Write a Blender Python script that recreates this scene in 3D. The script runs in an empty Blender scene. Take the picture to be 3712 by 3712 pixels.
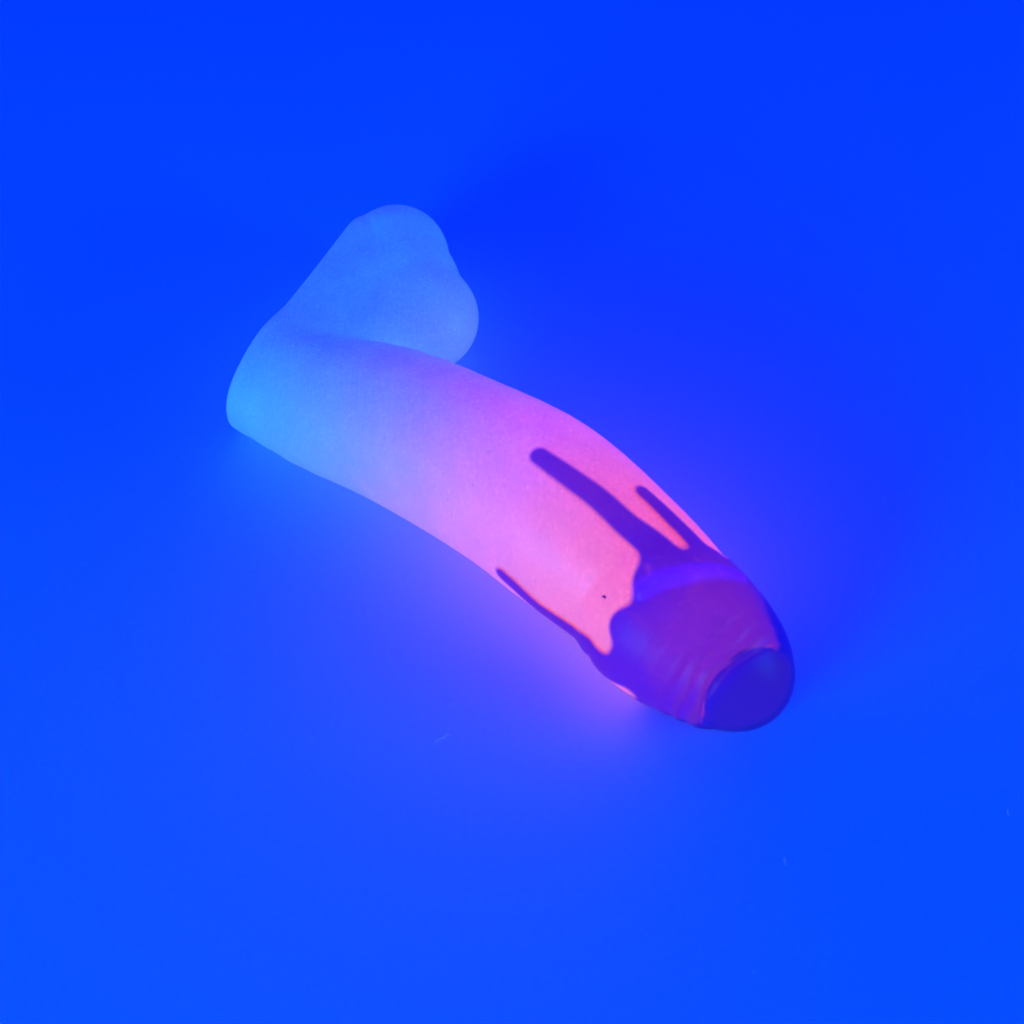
import bpy, math
import numpy as np
from mathutils import Vector

# ------------------------------------------------------------------ camera, world, lamps, exposure
# one unit is ten centimetres
scene = bpy.context.scene
CAM = Vector((0.0, -2.8925, 3.4472))
cam_data = bpy.data.cameras.new('camera')
cam = bpy.data.objects.new('camera', cam_data)
scene.collection.objects.link(cam)
cam.location = CAM
cam.rotation_euler = (Vector((0, 0, 0)) - CAM).to_track_quat('-Z', 'Y').to_euler()
cam_data.lens = 50
cam_data.sensor_width = 36
cam_data.clip_end = 200
cam_data.dof.use_dof = True
cam_data.dof.focus_distance = 4.55
cam_data.dof.aperture_fstop = 1.3
scene.camera = cam

world = bpy.data.worlds.new('World')
scene.world = world
world.use_nodes = True
wb = world.node_tree.nodes['Background']
wb.inputs['Color'].default_value = (0.0003, 0.026, 1.7, 1)
wb.inputs['Strength'].default_value = 1.0


def area(name, loc, target, size, power, color):
    d = bpy.data.lights.new(name, 'AREA')
    d.shape = 'DISK'
    d.size = size
    d.energy = power
    d.color = color
    o = bpy.data.objects.new(name, d)
    scene.collection.objects.link(o)
    o.location = loc
    o.rotation_euler = (Vector(target) - Vector(loc)).to_track_quat('-Z', 'Y').to_euler()
    return o


area('blue_lamp_low', (-6.5, -8.0, 2.0), (0.1, -0.2, 0.1), 5.5, 1150, (0.010, 0.27, 1.0))
area('blue_lamp_right', (8.5, -2.8, 1.9), (0.6, 0.1, 0.1), 4.0, 430, (0.010, 0.24, 1.0))
area('blue_lamp_high', (-1.5, 1.5, 5.5), (0, 0, 0), 2.5, 110, (0.0, 0.02, 1.0))

scene.view_settings.view_transform = 'Standard'
scene.view_settings.look = 'None'
scene.view_settings.exposure = 0
scene.view_settings.gamma = 1

COL = scene.collection


# ------------------------------------------------------------------ material helpers
def mat(name):
    m = bpy.data.materials.new(name)
    m.use_nodes = True
    nt = m.node_tree
    nt.nodes.clear()
    return m, nt, nt.nodes.new('ShaderNodeOutputMaterial')


def node(nt, kind, **inp):
    n = nt.nodes.new(kind)
    for k, v in inp.items():
        n.inputs[k.replace('_', ' ')].default_value = v
    return n


def ramp(nt, fac, stops):
    r = nt.nodes.new('ShaderNodeValToRGB')
    r.color_ramp.interpolation = 'B_SPLINE' if len(stops) > 3 else 'LINEAR'
    e = r.color_ramp.elements
    while len(e) < len(stops):
        e.new(0.5)
    for el, (p, c) in zip(e, stops):
        el.position = p
        el.color = (*c, 1) if len(c) == 3 else c
    nt.links.new(fac, r.inputs['Fac'])
    return r.outputs['Color']


# ---- paper sweep
m_paper, nt, out = mat('matte_paper')
L = nt.links.new
bs = node(nt, 'ShaderNodeBsdfPrincipled', Roughness=0.75, Specular_IOR_Level=0.25)
tc = nt.nodes.new('ShaderNodeTexCoord')
nz = node(nt, 'ShaderNodeTexNoise', Scale=60, Detail=6, Roughness=0.7)
L(tc.outputs['Object'], nz.inputs['Vector'])
L(ramp(nt, nz.outputs['Fac'], [(0.25, (0.38, 0.56, 0.84)), (0.75, (0.43, 0.63, 0.92))]), bs.inputs['Base Color'])
nb = node(nt, 'ShaderNodeTexNoise', Scale=260, Detail=3)
L(tc.outputs['Object'], nb.inputs['Vector'])
bp = node(nt, 'ShaderNodeBump', Strength=0.12, Distance=0.003)
L(nb.outputs['Fac'], bp.inputs['Height'])
L(bp.outputs['Normal'], bs.inputs['Normal'])
L(bs.outputs[0], out.inputs['Surface'])

# ---- glowing silicone: pigment runs from pale blue at the foot to pink at the front
m_sil, nt, out = mat('glowing_silicone')
L = nt.links.new
tc = nt.nodes.new('ShaderNodeTexCoord')
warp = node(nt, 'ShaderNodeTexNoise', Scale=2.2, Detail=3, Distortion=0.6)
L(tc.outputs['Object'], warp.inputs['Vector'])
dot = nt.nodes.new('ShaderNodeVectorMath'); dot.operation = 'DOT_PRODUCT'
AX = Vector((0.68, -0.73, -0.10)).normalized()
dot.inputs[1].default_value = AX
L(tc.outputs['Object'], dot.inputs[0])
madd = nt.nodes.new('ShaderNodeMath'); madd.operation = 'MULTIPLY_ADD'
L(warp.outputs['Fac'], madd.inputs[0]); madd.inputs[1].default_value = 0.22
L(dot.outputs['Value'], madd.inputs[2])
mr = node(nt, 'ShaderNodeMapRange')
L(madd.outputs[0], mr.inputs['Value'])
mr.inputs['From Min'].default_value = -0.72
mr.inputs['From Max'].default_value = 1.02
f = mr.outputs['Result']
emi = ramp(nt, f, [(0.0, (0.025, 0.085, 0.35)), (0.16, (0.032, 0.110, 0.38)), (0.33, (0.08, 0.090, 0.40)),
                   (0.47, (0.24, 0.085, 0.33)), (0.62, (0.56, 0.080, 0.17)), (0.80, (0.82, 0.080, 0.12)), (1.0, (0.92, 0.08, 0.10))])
alb = ramp(nt, f, [(0.0, (0.26, 0.80, 0.85)), (0.30, (0.30, 0.76, 0.80)), (0.50, (0.45, 0.62, 0.55)),
                   (0.75, (0.60, 0.42, 0.22)), (1.0, (0.65, 0.38, 0.16))])
# fine pale flecks and dark pits in the pigment
fl = node(nt, 'ShaderNodeTexNoise', Scale=130, Detail=2)
L(tc.outputs['Object'], fl.inputs['Vector'])
flr = ramp(nt, fl.outputs['Fac'], [(0.62, (1, 1, 1)), (0.72, (1.3, 1.6, 1.4))])
pit = node(nt, 'ShaderNodeTexNoise', Scale=85, Detail=1)
L(tc.outputs['Object'], pit.inputs['Vector'])
pitr = ramp(nt, pit.outputs['Fac'], [(0.22, (0.62, 0.62, 0.72)), (0.29, (1, 1, 1))])
mot = node(nt, 'ShaderNodeTexNoise', Scale=9, Detail=5, Roughness=0.62)
L(tc.outputs['Object'], mot.inputs['Vector'])
motr = ramp(nt, mot.outputs['Fac'], [(0.3, (0.93, 0.88, 0.92)), (0.7, (1.06, 1.12, 1.05))])
gr = node(nt, 'ShaderNodeTexNoise', Scale=75, Detail=4, Roughness=0.8)
L(tc.outputs['Object'], gr.inputs['Vector'])
grr = ramp(nt, gr.outputs['Fac'], [(0.35, (0.90, 0.86, 0.90)), (0.65, (1.08, 1.14, 1.08))])
cur = emi
for c in (flr, pitr, motr, grr):
    mx = nt.nodes.new('ShaderNodeMix'); mx.data_type = 'RGBA'; mx.blend_type = 'MULTIPLY'
    mx.inputs['Factor'].default_value = 1
    mx.clamp_result = False
    L(cur, mx.inputs['A']); L(c, mx.inputs['B'])
    cur = mx.outputs['Result']
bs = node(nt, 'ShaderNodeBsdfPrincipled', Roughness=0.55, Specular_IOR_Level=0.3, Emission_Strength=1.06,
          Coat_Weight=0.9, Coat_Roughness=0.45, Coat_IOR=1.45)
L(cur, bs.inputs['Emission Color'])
L(alb, bs.inputs['Base Color'])
wr = node(nt, 'ShaderNodeTexNoise', Scale=5, Detail=4, Distortion=1.2)
mp = nt.nodes.new('ShaderNodeMapping')
mp.inputs['Rotation'].default_value = (0, 0, math.radians(36))
mp.inputs['Scale'].default_value = (7.0, 1.0, 1.4)
L(tc.outputs['Object'], mp.inputs['Vector'])
L(mp.outputs['Vector'], wr.inputs['Vector'])
fi = node(nt, 'ShaderNodeTexNoise', Scale=190, Detail=2)
L(tc.outputs['Object'], fi.inputs['Vector'])
b1 = node(nt, 'ShaderNodeBump', Strength=0.22, Distance=0.02)
L(wr.outputs['Fac'], b1.inputs['Height'])
b2 = node(nt, 'ShaderNodeBump', Strength=0.25, Distance=0.002)
L(fi.outputs['Fac'], b2.inputs['Height']); L(b1.outputs['Normal'], b2.inputs['Normal'])
L(b2.outputs['Normal'], bs.inputs['Normal'])
L(bs.outputs[0], out.inputs['Surface'])

# ---- violet glaze: tinted clear silicone with a milky share
m_glaze, nt, out = mat('violet_glaze')
L = nt.links.new
tc = nt.nodes.new('ShaderNodeTexCoord')
clear = node(nt, 'ShaderNodeBsdfPrincipled', Roughness=0.32, IOR=1.14, Transmission_Weight=1.0, Specular_IOR_Level=0.4)
milky = node(nt, 'ShaderNodeBsdfPrincipled', Roughness=0.42, Specular_IOR_Level=0.2)
nz = node(nt, 'ShaderNodeTexNoise', Scale=5.5, Detail=4, Distortion=1.6)
L(tc.outputs['Object'], nz.inputs['Vector'])
film = nt.nodes.new('ShaderNodeAttribute'); film.attribute_name = 'film'   # thickness of the glaze film
L(ramp(nt, film.outputs['Fac'], [(0.0, (0.95, 0.92, 1.0)), (0.25, (0.55, 0.40, 1.0)), (0.7, (0.145, 0.10, 0.96)), (1.0, (0.145, 0.10, 0.96))]), clear.inputs['Base Color'])
# the dye is thin in a pool over the inner head and dense around it
dist = nt.nodes.new('ShaderNodeVectorMath'); dist.operation = 'DISTANCE'
dist.inputs[1].default_value = (0.52 + 0.2, -0.72 - 0.1, 0.36)
L(tc.outputs['Object'], dist.inputs[0])
dsum = nt.nodes.new('ShaderNodeMath'); dsum.operation = 'MULTIPLY_ADD'
L(nz.outputs['Fac'], dsum.inputs[0]); dsum.inputs[1].default_value = 0.20
L(dist.outputs['Value'], dsum.inputs[2])
fac = dsum.outputs[0]
dye = ramp(nt, fac, [(0.20, (0.055, 0.016, 0.36)), (0.27, (0.060, 0.018, 0.37)), (0.34, (0.060, 0.018, 0.37)), (0.45, (0.060, 0.016, 0.33)), (0.6, (0.075, 0.016, 0.35))])
fa = nt.nodes.new('ShaderNodeAttribute'); fa.attribute_name = 'front_dye_fold_shade'  # dye of the tip front, plus painted wrinkle shading
ra = nt.nodes.new('ShaderNodeAttribute'); ra.attribute_name = 'ridge_highlight'
front = fa.outputs['Fac']
mxr = nt.nodes.new('ShaderNodeMix'); mxr.data_type = 'RGBA'
L(ra.outputs['Fac'], mxr.inputs['Factor']); L(dye, mxr.inputs['A']); mxr.inputs['B'].default_value = (0.075, 0.040, 0.85, 1)  # paler blue paints the highlight on the ridge
dye = mxr.outputs['Result']
mxd = nt.nodes.new('ShaderNodeMix'); mxd.data_type = 'RGBA'
L(front, mxd.inputs['Factor']); L(dye, mxd.inputs['A']); mxd.inputs['B'].default_value = (0.10, 0.05, 0.27, 1)
L(mxd.outputs['Result'], milky.inputs['Base Color'])
mix = nt.nodes.new('ShaderNodeMixShader')
mfac = ramp(nt, fac, [(0.20, (0.50,) * 3), (0.27, (0.62,) * 3), (0.33, (0.76,) * 3), (0.45, (0.70,) * 3), (0.6, (0.58,) * 3)])
mxf = nt.nodes.new('ShaderNodeMix'); mxf.data_type = 'RGBA'
L(front, mxf.inputs['Factor']); L(mfac, mxf.inputs['A']); mxf.inputs['B'].default_value = (0.60, 0.60, 0.60, 1)
fm = nt.nodes.new('ShaderNodeMath'); fm.operation = 'MULTIPLY'
L(mxf.outputs['Result'], fm.inputs[0]); L(ramp(nt, film.outputs['Fac'], [(0.0, (0.2,) * 3), (0.7, (1.0,) * 3)]), fm.inputs[1])
L(fm.outputs[0], mix.inputs['Fac']); L(clear.outputs[0], mix.inputs[1]); L(milky.outputs[0], mix.inputs[2])
tr = nt.nodes.new('ShaderNodeBsdfTransparent')
edge = nt.nodes.new('ShaderNodeMixShader')
L(ramp(nt, film.outputs['Fac'], [(0.0, (0,) * 3), (0.75, (1.0,) * 3)]), edge.inputs['Fac'])
L(tr.outputs[0], edge.inputs[1]); L(mix.outputs[0], edge.inputs[2])
L(edge.outputs[0], out.inputs['Surface'])

# ---- dark indigo heart of the tip
m_heart, nt, out = mat('indigo_silicone')
L = nt.links.new
bs = node(nt, 'ShaderNodeBsdfPrincipled', Roughness=0.5, Base_Color=(0.10, 0.12, 0.40, 1), Specular_IOR_Level=0.3,
          Emission_Color=(0.17, 0.02, 0.03, 1), Emission_Strength=1.0)
L(bs.outputs[0], out.inputs['Surface'])

m_speck, nt, out = mat('dark_dirt')
bs = node(nt, 'ShaderNodeBsdfPrincipled', Roughness=0.8, Base_Color=(0.08, 0.015, 0.14, 1))
nt.links.new(bs.outputs[0], out.inputs['Surface'])
m_fibre, nt, out = mat('pale_lint')
bs = node(nt, 'ShaderNodeBsdfPrincipled', Roughness=0.8, Base_Color=(0.9, 0.92, 0.95, 1), Emission_Color=(0.02, 0.07, 0.2, 1), Emission_Strength=1.0)
nt.links.new(bs.outputs[0], out.inputs['Surface'])


# ------------------------------------------------------------------ solid modelling on distance fields
def smin(a, b, k):
    h = np.clip(.5 + .5 * (b - a) / k, 0, 1)
    return b + (a - b) * h - k * h * (1 - h)


def smax(a, b, k):
    return -smin(-a, -b, k)


def cone(P, a, ra, b, rb):
    a = np.array(a); b = np.array(b)
    ba = b - a
    h = np.clip(((P - a) @ ba) / (ba @ ba), 0, 1)
    return np.linalg.norm(P - (a + h[..., None] * ba), axis=-1) - (ra + (rb - ra) * h)


def chain(P, S, k=0.0):
    d = None
    for (a, ra), (b, rb) in zip(S[:-1], S[1:]):
        e = cone(P, a, ra, b, rb)
        d = e if d is None else (smin(d, e, k) if k else np.minimum(d, e))
    return d


def ball(P, c, r):
    return np.linalg.norm(P - np.array(c), axis=-1) - r


SHAFT = [((-0.935, 0.492, 0.195), 0.180), ((-0.84, 0.438, 0.190), 0.184), ((-0.601, 0.277, 0.215), 0.215), ((-0.365, 0.154, 0.239), 0.239),
         ((-0.154, 0.013, 0.248), 0.248), ((0.04, -0.135, 0.257), 0.257), ((0.169, -0.262, 0.254), 0.254),
         ((0.304, -0.397, 0.237), 0.237), ((0.374, -0.473, 0.226), 0.226), ((0.42, -0.568, 0.231), 0.231),
         ((0.504, -0.635, 0.213), 0.213), ((0.577, -0.686, 0.183), 0.183), ((0.632, -0.713, 0.14), 0.14)]


def subdivide(S):
    # Catmull-Rom points between the stations keep the outline smooth
    M = np.array([(*c, q) for c, q in S])
    o = []
    for i in range(len(M) - 1):
        p0, p1, p2, p3 = M[max(i - 1, 0)], M[i], M[i + 1], M[min(i + 2, len(M) - 1)]
        for t in (0, 1 / 3, 2 / 3):
            o.append(.5 * (2 * p1 + (p2 - p0) * t + (2 * p0 - 5 * p1 + 4 * p2 - p3) * t * t + (3 * p1 - p0 - 3 * p2 + p3) * t ** 3))
    o.append(M[-1])
    return [(tuple(v[:3]), float(v[3])) for v in o]


SHAFT = subdivide(SHAFT)
A = ((-0.405, 1.018, 0.183), 0.181)
A2 = ((-0.517, 0.975, 0.174), 0.174)
B = ((-0.294, 0.711, 0.176), 0.176)
S0 = ((-0.774, 0.46, 0.171), 0.171)
FOOT_P = np.array((-0.858, 0.301, 0.327))
FOOT_N = np.array((-0.9055, 0.3700, 0.2070))


MID = tuple(np.array(A[0]) * .5 + np.array(B[0]) * .5 + np.array((-.03, 0, .004)))


def lobe_sdf(P):
    b = np.minimum(cone(P, *S0, *A2), ball(P, *A))
    b = smin(b, cone(P, A2[0], A2[1] * .95, A[0], A[1] * .95), .015)
    b = smin(b, cone(P, A[0], A[1] * .93, B[0], B[1] * .93), .02)
    b = smin(b, ball(P, *B), .03)
    b = smin(b, ball(P, (-0.798, 0.291, .250), .085), .05)
    b = smin(b, cone(P, S0[0], S0[1] * .96, MID, .172), .06)
    return smin(b, cone(P, S0[0], S0[1] * .95, B[0], B[1] * .9), .04)


def body_sdf(P):
    d = chain(P, SHAFT, .012)
    d = smin(d, lobe_sdf(P), .085)
    d = smax(d, (P - FOOT_P) @ FOOT_N, .018)
    return smax(d, .004 - P[..., 2], .02)


DRIPS = [
    [((0.078, -0.231, 0.508), 0.0222), ((0.145, -0.292, 0.508), 0.0263), ((0.236, -0.367, 0.487), 0.0291),
     ((0.309, -0.441, 0.472), 0.0317), ((0.371, -0.495, 0.456), 0.0388), ((0.409, -0.565, 0.465), 0.0511)],
    [((0.36, -0.324, 0.462), 0.0118), ((0.418, -0.382, 0.447), 0.0147), ((0.466, -0.437, 0.433), 0.0175),
     ((0.505, -0.496, 0.437), 0.0217), ((0.544, -0.523, 0.422), 0.0318)],
    [((-0.024, -0.431, 0.242), 0.0075), ((0.015, -0.465, 0.227), 0.0105), ((0.078, -0.509, 0.199), 0.0135),
     ((0.14, -0.565, 0.195), 0.0164), ((0.19, -0.616, 0.196), 0.0207), ((0.216, -0.682, 0.238), 0.0189),
     ((0.237, -0.713, 0.21), 0.0204)]]
COAT = [((0.308, -0.717, 0.373), 0.0451), ((0.264, -0.743, 0.224), 0.0405), ((0.351, -0.784, 0.286), 0.0882),
        ((0.411, -0.72, 0.406), 0.0925), ((0.405, -0.627, 0.457), 0.0759), ((0.505, -0.592, 0.445), 0.0682),
        ((0.593, -0.607, 0.407), 0.0717), ((0.60, -0.70, 0.20), 0.27)]
RIDGE = [((0.342, -0.640, 0.440), 0.012), ((0.385, -0.622, 0.462), 0.016), ((0.468, -0.600, 0.456), 0.018),
         ((0.54, -0.575, 0.43), 0.016), ((0.608, -0.559, 0.386), 0.012)]
BULB = np.array((0.665, -0.835, 0.200))


def settle(p):
    p = np.array(p, float)
    for _ in range(5):
        g = np.array([body_sdf(p + np.eye(3)[i] * 1e-3) - body_sdf(p - np.eye(3)[i] * 1e-3) for i in range(3)]) / 2e-3
        p = p - g * body_sdf(p)
    return tuple(p)


DRIPS = [[(settle(c), q + dq) for c, q in subdivide(S)] for S, dq in zip(DRIPS, (-.006, .001, .004))]


def drip_mask(P):
    d = None
    for S in DRIPS:
        e = chain(P, S)
        d = e if d is None else smin(d, e, .03)
    return d


def coat_mask(P):
    d = None
    for c, r in COAT:
        e = ball(P, c, r)
        d = e if d is None else smin(d, e, .035)
    return d


def tip_zone(P):
    return cone(P, BULB, .149, (.755, -.790, .00), .205)


def folds(P, amp):
    # soft irregular wrinkles ringing the front of the tip, strongest on the near side
    q = np.linalg.norm(P - BULB, axis=-1)
    w = q + .006 * np.sin(P[..., 0] * 31 + P[..., 2] * 23) + .004 * np.sin(P[..., 1] * 57 + 1.3)
    side = np.clip((-(P - BULB) @ np.array((0.75, 0.55, .2)) + .16) / .22, 0, 1)
    v = np.cos((w - .166) * 150) + .5 * np.cos((w - .170) * 71 + .8)
    return amp * v * np.clip((q - .145) / .02, 0, 1) * np.clip((.30 - q) / .09, 0, 1) * side


def glaze_sdf(P):
    m = smin(drip_mask(P), coat_mask(P), .035)
    b = body_sdf(P)
    b = smin(b + folds(P, .0040), chain(P, RIDGE) + .000, .016)
    return smax(b - .006, m - .022, .008)


def core_sdf(P):
    b = body_sdf(P)
    m = coat_mask(P)
    t = np.clip((-m - .01) / .16, 0, 1)
    t = t * t * (3 - 2 * t)
    b = b + .045 * t + folds(P, .0065) * np.clip(t * 2, 0, 1) * np.clip(tip_zone(P) / .03, 0, 1)
    return smax(b, -tip_zone(P), .025)


def heart_sdf(P):
    return smax(body_sdf(P) + .026, tip_zone(P) - .001, .03)


def surface_net(fn, lo, hi, h):
    """iso-surface of a distance field as quads, vertices settled onto the surface"""
    ax = [np.arange(lo[i], hi[i] + h, h) for i in range(3)]
    nx, ny, nz = map(len, ax)
    F = np.empty((nx, ny, nz), np.float32)
    Y, Z = np.meshgrid(ax[1], ax[2], indexing='ij')
    for i in range(0, nx, 16):
        X = ax[0][i:i + 16]
        P = np.empty((len(X), ny, nz, 3))
        P[..., 0] = X[:, None, None]; P[..., 1] = Y; P[..., 2] = Z
        F[i:i + 16] = fn(P)
    S = F < 0
    c = np.zeros((nx - 1, ny - 1, nz - 1), np.int8)
    for a in (0, 1):
        for b in (0, 1):
            for d in (0, 1):
                c += S[a:nx - 1 + a, b:ny - 1 + b, d:nz - 1 + d]
    act = (c > 0) & (c < 8)
    idx = -np.ones(act.shape, np.int64)
    cells = np.argwhere(act)
    idx[act] = np.arange(len(cells))
    V = np.array([ax[0][0], ax[1][0], ax[2][0]]) + (cells + .5) * h
    quads = []
    for axis in range(3):
        o = [i for i in range(3) if i != axis]
        sl0 = [slice(1, -1)] * 3; sl0[axis] = slice(0, -1)
        sl1 = [slice(1, -1)] * 3; sl1[axis] = slice(1, None)
        s0, s1 = S[tuple(sl0)], S[tuple(sl1)]
        for flag in (True, False):
            e = np.argwhere((s0 != s1) & (s0 == flag))
            if not len(e):
                continue
            e = e.copy(); e[:, o[0]] += 1; e[:, o[1]] += 1
            q = []
            for du, dv in ((0, 0), (-1, 0), (-1, -1), (0, -1)):
                g = e.copy(); g[:, o[0]] += du; g[:, o[1]] += dv
                q.append(idx[g[:, 0], g[:, 1], g[:, 2]])
            q = np.stack(q, 1)
            if flag == (axis == 1):
                q = q[:, ::-1]
            quads.append(q)
    Q = np.concatenate(quads)

    def grad(P, e=1e-3):
        g = np.stack([fn(P + np.eye(3)[i] * e) - fn(P - np.eye(3)[i] * e) for i in range(3)], -1) / (2 * e)
        return g
    for k in range(5):
        g = grad(V)
        V = V - g * (fn(V) / np.maximum((g * g).sum(-1), .3))[:, None]
        # spread the vertices evenly along the surface
        if k < 4:
            acc = np.zeros_like(V); cnt = np.zeros(len(V))
            for a in range(4):
                i, j = Q[:, a], Q[:, (a + 1) % 4]
                np.add.at(acc, i, V[j]); np.add.at(acc, j, V[i])
                np.add.at(cnt, i, 1); np.add.at(cnt, j, 1)
            V = V * .5 + .5 * acc / np.maximum(cnt, 1)[:, None]
    g = grad(V)
    g /= np.maximum(np.linalg.norm(g, axis=1), 1e-6)[:, None]
    return V, Q, g


ORIGIN = np.array((-0.2, 0.1, 0.0))


def part(name, V, Q, N, sel, material, parent, film=None):
    q = Q[sel]
    used = np.unique(q)
    rm = -np.ones(len(V), np.int64); rm[used] = np.arange(len(used))
    me = bpy.data.meshes.new(name)
    me.from_pydata((V[used] - ORIGIN).tolist(), [], rm[q].tolist())
    for key, val in (film or {}).items():
        me.attributes.new(key, 'FLOAT', 'POINT').data.foreach_set('value', val[used].astype(np.float32))
    me.polygons.foreach_set('use_smooth', [True] * len(q))
    me.materials.append(material)
    me.update()
    me.normals_split_custom_set_from_vertices([tuple(n) for n in N[used].tolist()])
    o = bpy.data.objects.new(name, me)
    COL.objects.link(o)
    o.parent = parent
    return o


# ------------------------------------------------------------------ the setting
n, R = 24, 30.0
me = bpy.data.meshes.new('table_surface')
me.from_pydata([(-R, -R, 0), (R, -R, 0), (R, R, 0), (-R, R, 0)], [], [(0, 1, 2, 3)])
me.materials.append(m_paper)
tab = bpy.data.objects.new('table_surface', me)
COL.objects.link(tab)
tab['kind'] = 'structure'

# ------------------------------------------------------------------ the toy
toy = bpy.data.objects.new('silicone_toy', None)
COL.objects.link(toy)
toy.location = ORIGIN
toy['label'] = 'glowing pale blue and pink phallic silicone toy with violet dripping glaze, lying on its side'
toy['category'] = 'adult toy'

V, Q, N = surface_net(core_sdf, (-1.0, -1.0, -.03), (.82, 1.26, .56), .0105)
cen = V[Q].mean(1)
ds = chain(cen, SHAFT)
db = lobe_sdf(cen)
lobe = (db < ds) & (cen[:, 0] < .1)
shaft = part('shaft', V, Q, N, ~lobe, m_sil, toy)
base = part('base', V, Q, N, lobe, m_sil, toy)
base['label'] = 'pale blue rounded base with a flat foot'

V, Q, N = surface_net(heart_sdf, (.35, -1.0, -.03), (.82, -.50, .45), .010)
part('tip_core', V, Q, N, np.ones(len(Q), bool), m_heart, toy)

V, Q, N = surface_net(glaze_sdf, (-.06, -1.0, -.03), (.82, -.17, .56), .0065)
film = np.clip((.021 - smin(drip_mask(V), coat_mask(V), .035)) / .018, 0, 1)
thin = np.zeros(len(V))
for p0, p1, w, amt in (((.360, -.575, .458), (.372, -.625, .453), .022, .34), ((.487, -.550, .455), (.570, -.572, .424), .014, .36),
                       ((.516, -.540, .444), (.601, -.540, .393), .009, .3)):
    thin = np.maximum(thin, amt * np.exp(-(cone(V, p0, 0, p1, 0) / w) ** 2))
wob = .006 * np.sin(V[:, 0] * 37) + .004 * np.sin(V[:, 2] * 60)
thin = np.maximum(thin, .38 * np.exp(-((tip_zone(V) - .012 - wob * .4) / .006) ** 2))
film = film * (1 - thin)
dim = np.exp(-(cone(V, (.530, -.748, .395), 0, (.545, -.722, .405), 0) / .014) ** 2)
front = np.clip(.5 - (tip_zone(V) + .004) / .055, 0, 1)
ridge = np.clip(1.15 - np.abs(chain(V, RIDGE)) / .022, 0, 1) ** 1.5  # highlight along the ridge, put into the glaze colour
fold_shade = np.clip(-folds(V, 1.0), 0, 1) ** 1.3 * .75   # shading of the wrinkles, put into the glaze colour
film = {'film': film, 'front_dye_fold_shade': np.maximum(np.maximum(front, dim * .8), fold_shade), 'ridge_highlight': ridge * .8}
cen = V[Q].mean(1)
dd = np.stack([chain(cen, S) for S in DRIPS], 1)
cm = coat_mask(cen)
isdrip = (dd.min(1) < cm - .004)
which = dd.argmin(1)
glaze = part('glaze_cap', V, Q, N, ~isdrip, m_glaze, toy, film)
for k, lab in enumerate(('long broad drip running up the top', 'short thin drip near the far side', 'thin drip along the near side')):
    d = part('drip', V, Q, N, isdrip & (which == k), m_glaze, toy, film)
    d['label'] = lab


# ------------------------------------------------------------------ dirt speck and lint
def project(p):
    p = np.array(p, float)
    for _ in range(6):
        g = np.array([body_sdf(p + np.eye(3)[i] * 1e-3) - body_sdf(p - np.eye(3)[i] * 1e-3) for i in range(3)]) / 2e-3
        p = p - g * body_sdf(p)
    return p, g / np.linalg.norm(g)


p, nrm = project((0.248, -0.619, 0.382))
nrm = Vector(nrm)
uu = Vector((1, 0, 0)) - nrm * nrm.x
uu.normalize()
vv = nrm.cross(uu)
prof = [(-.0085, .0035), (-.002, .0052), (.004, .0050), (.0075, .0015), (.0072, -.0035), (.0045, -.0055), (-.001, -.0015)]
vs, fs = [], []
for (a, b) in prof:
    vs.append(uu * a + vv * b)
for (a, b) in prof:
    vs.append(uu * a * .7 + vv * b * .7 + nrm * .0025)
k = len(prof)
fs = [tuple(range(k, 2 * k))] + [(i, (i + 1) % k, (i + 1) % k + k, i + k) for i in range(k)]
me = bpy.data.meshes.new('dirt_speck')
me.from_pydata([tuple(v) for v in vs], [], fs)
me.materials.append(m_speck)
sp = bpy.data.objects.new('dirt_speck', me)
sp.location = Vector(p) + nrm * .0005
COL.objects.link(sp)
sp['label'] = 'tiny dark purple speck of dirt on the pink part between the drips'
sp['category'] = 'speck'


def lint(points, r, label, name='lint_fibre', cat='lint'):
    cu = bpy.data.curves.new(name, 'CURVE')
    cu.dimensions = '3D'
    cu.bevel_depth = r
    cu.bevel_resolution = 1
    s = cu.splines.new('POLY')
    s.points.add(len(points) - 1)
    o0 = Vector(points[0])
    for i, q in enumerate(points):
        s.points[i].co = (*(Vector(q) - o0), 1)
        s.points[i].radius = 0.5 if i in (0, len(points) - 1) else 1.0
    tmp = bpy.data.objects.new('tmp', cu)
    me = bpy.data.meshes.new_from_object(tmp)
    me.name = name
    bpy.data.objects.remove(tmp)
    me.materials.clear()
    me.materials.append(m_fibre)
    o = bpy.data.objects.new(name, me)
    COL.objects.link(o)
    o.location = o0
    o['label'] = label
    o['category'] = cat
    o['group'] = 'specks of lint on the blue surface'
    return o


z = .0012
lint([(-.214, -.842, z), (-.210, -.832, z), (-.198, -.826, z), (-.190, -.823, z), (-.183, -.813, z), (-.172, -.812, z)], .0010,
     'pale curled lint fibre on the blue surface in front of the toy')
lint([(.716, -1.184, z), (.715, -1.194, z), (.717, -1.206, z)], .0010,
     'faint short upright lint fibre on the blue surface below the glazed tip')
lint([(1.335, -1.045, z), (1.331, -1.053, z), (1.333, -1.061, z)], .0012,
     'small bent lint fibre on the blue surface near the right edge')
lint([(.600, -1.495, z), (.606, -1.497, z)], .0016,
     'round pale grain of lint on the blue surface, lowest of all')
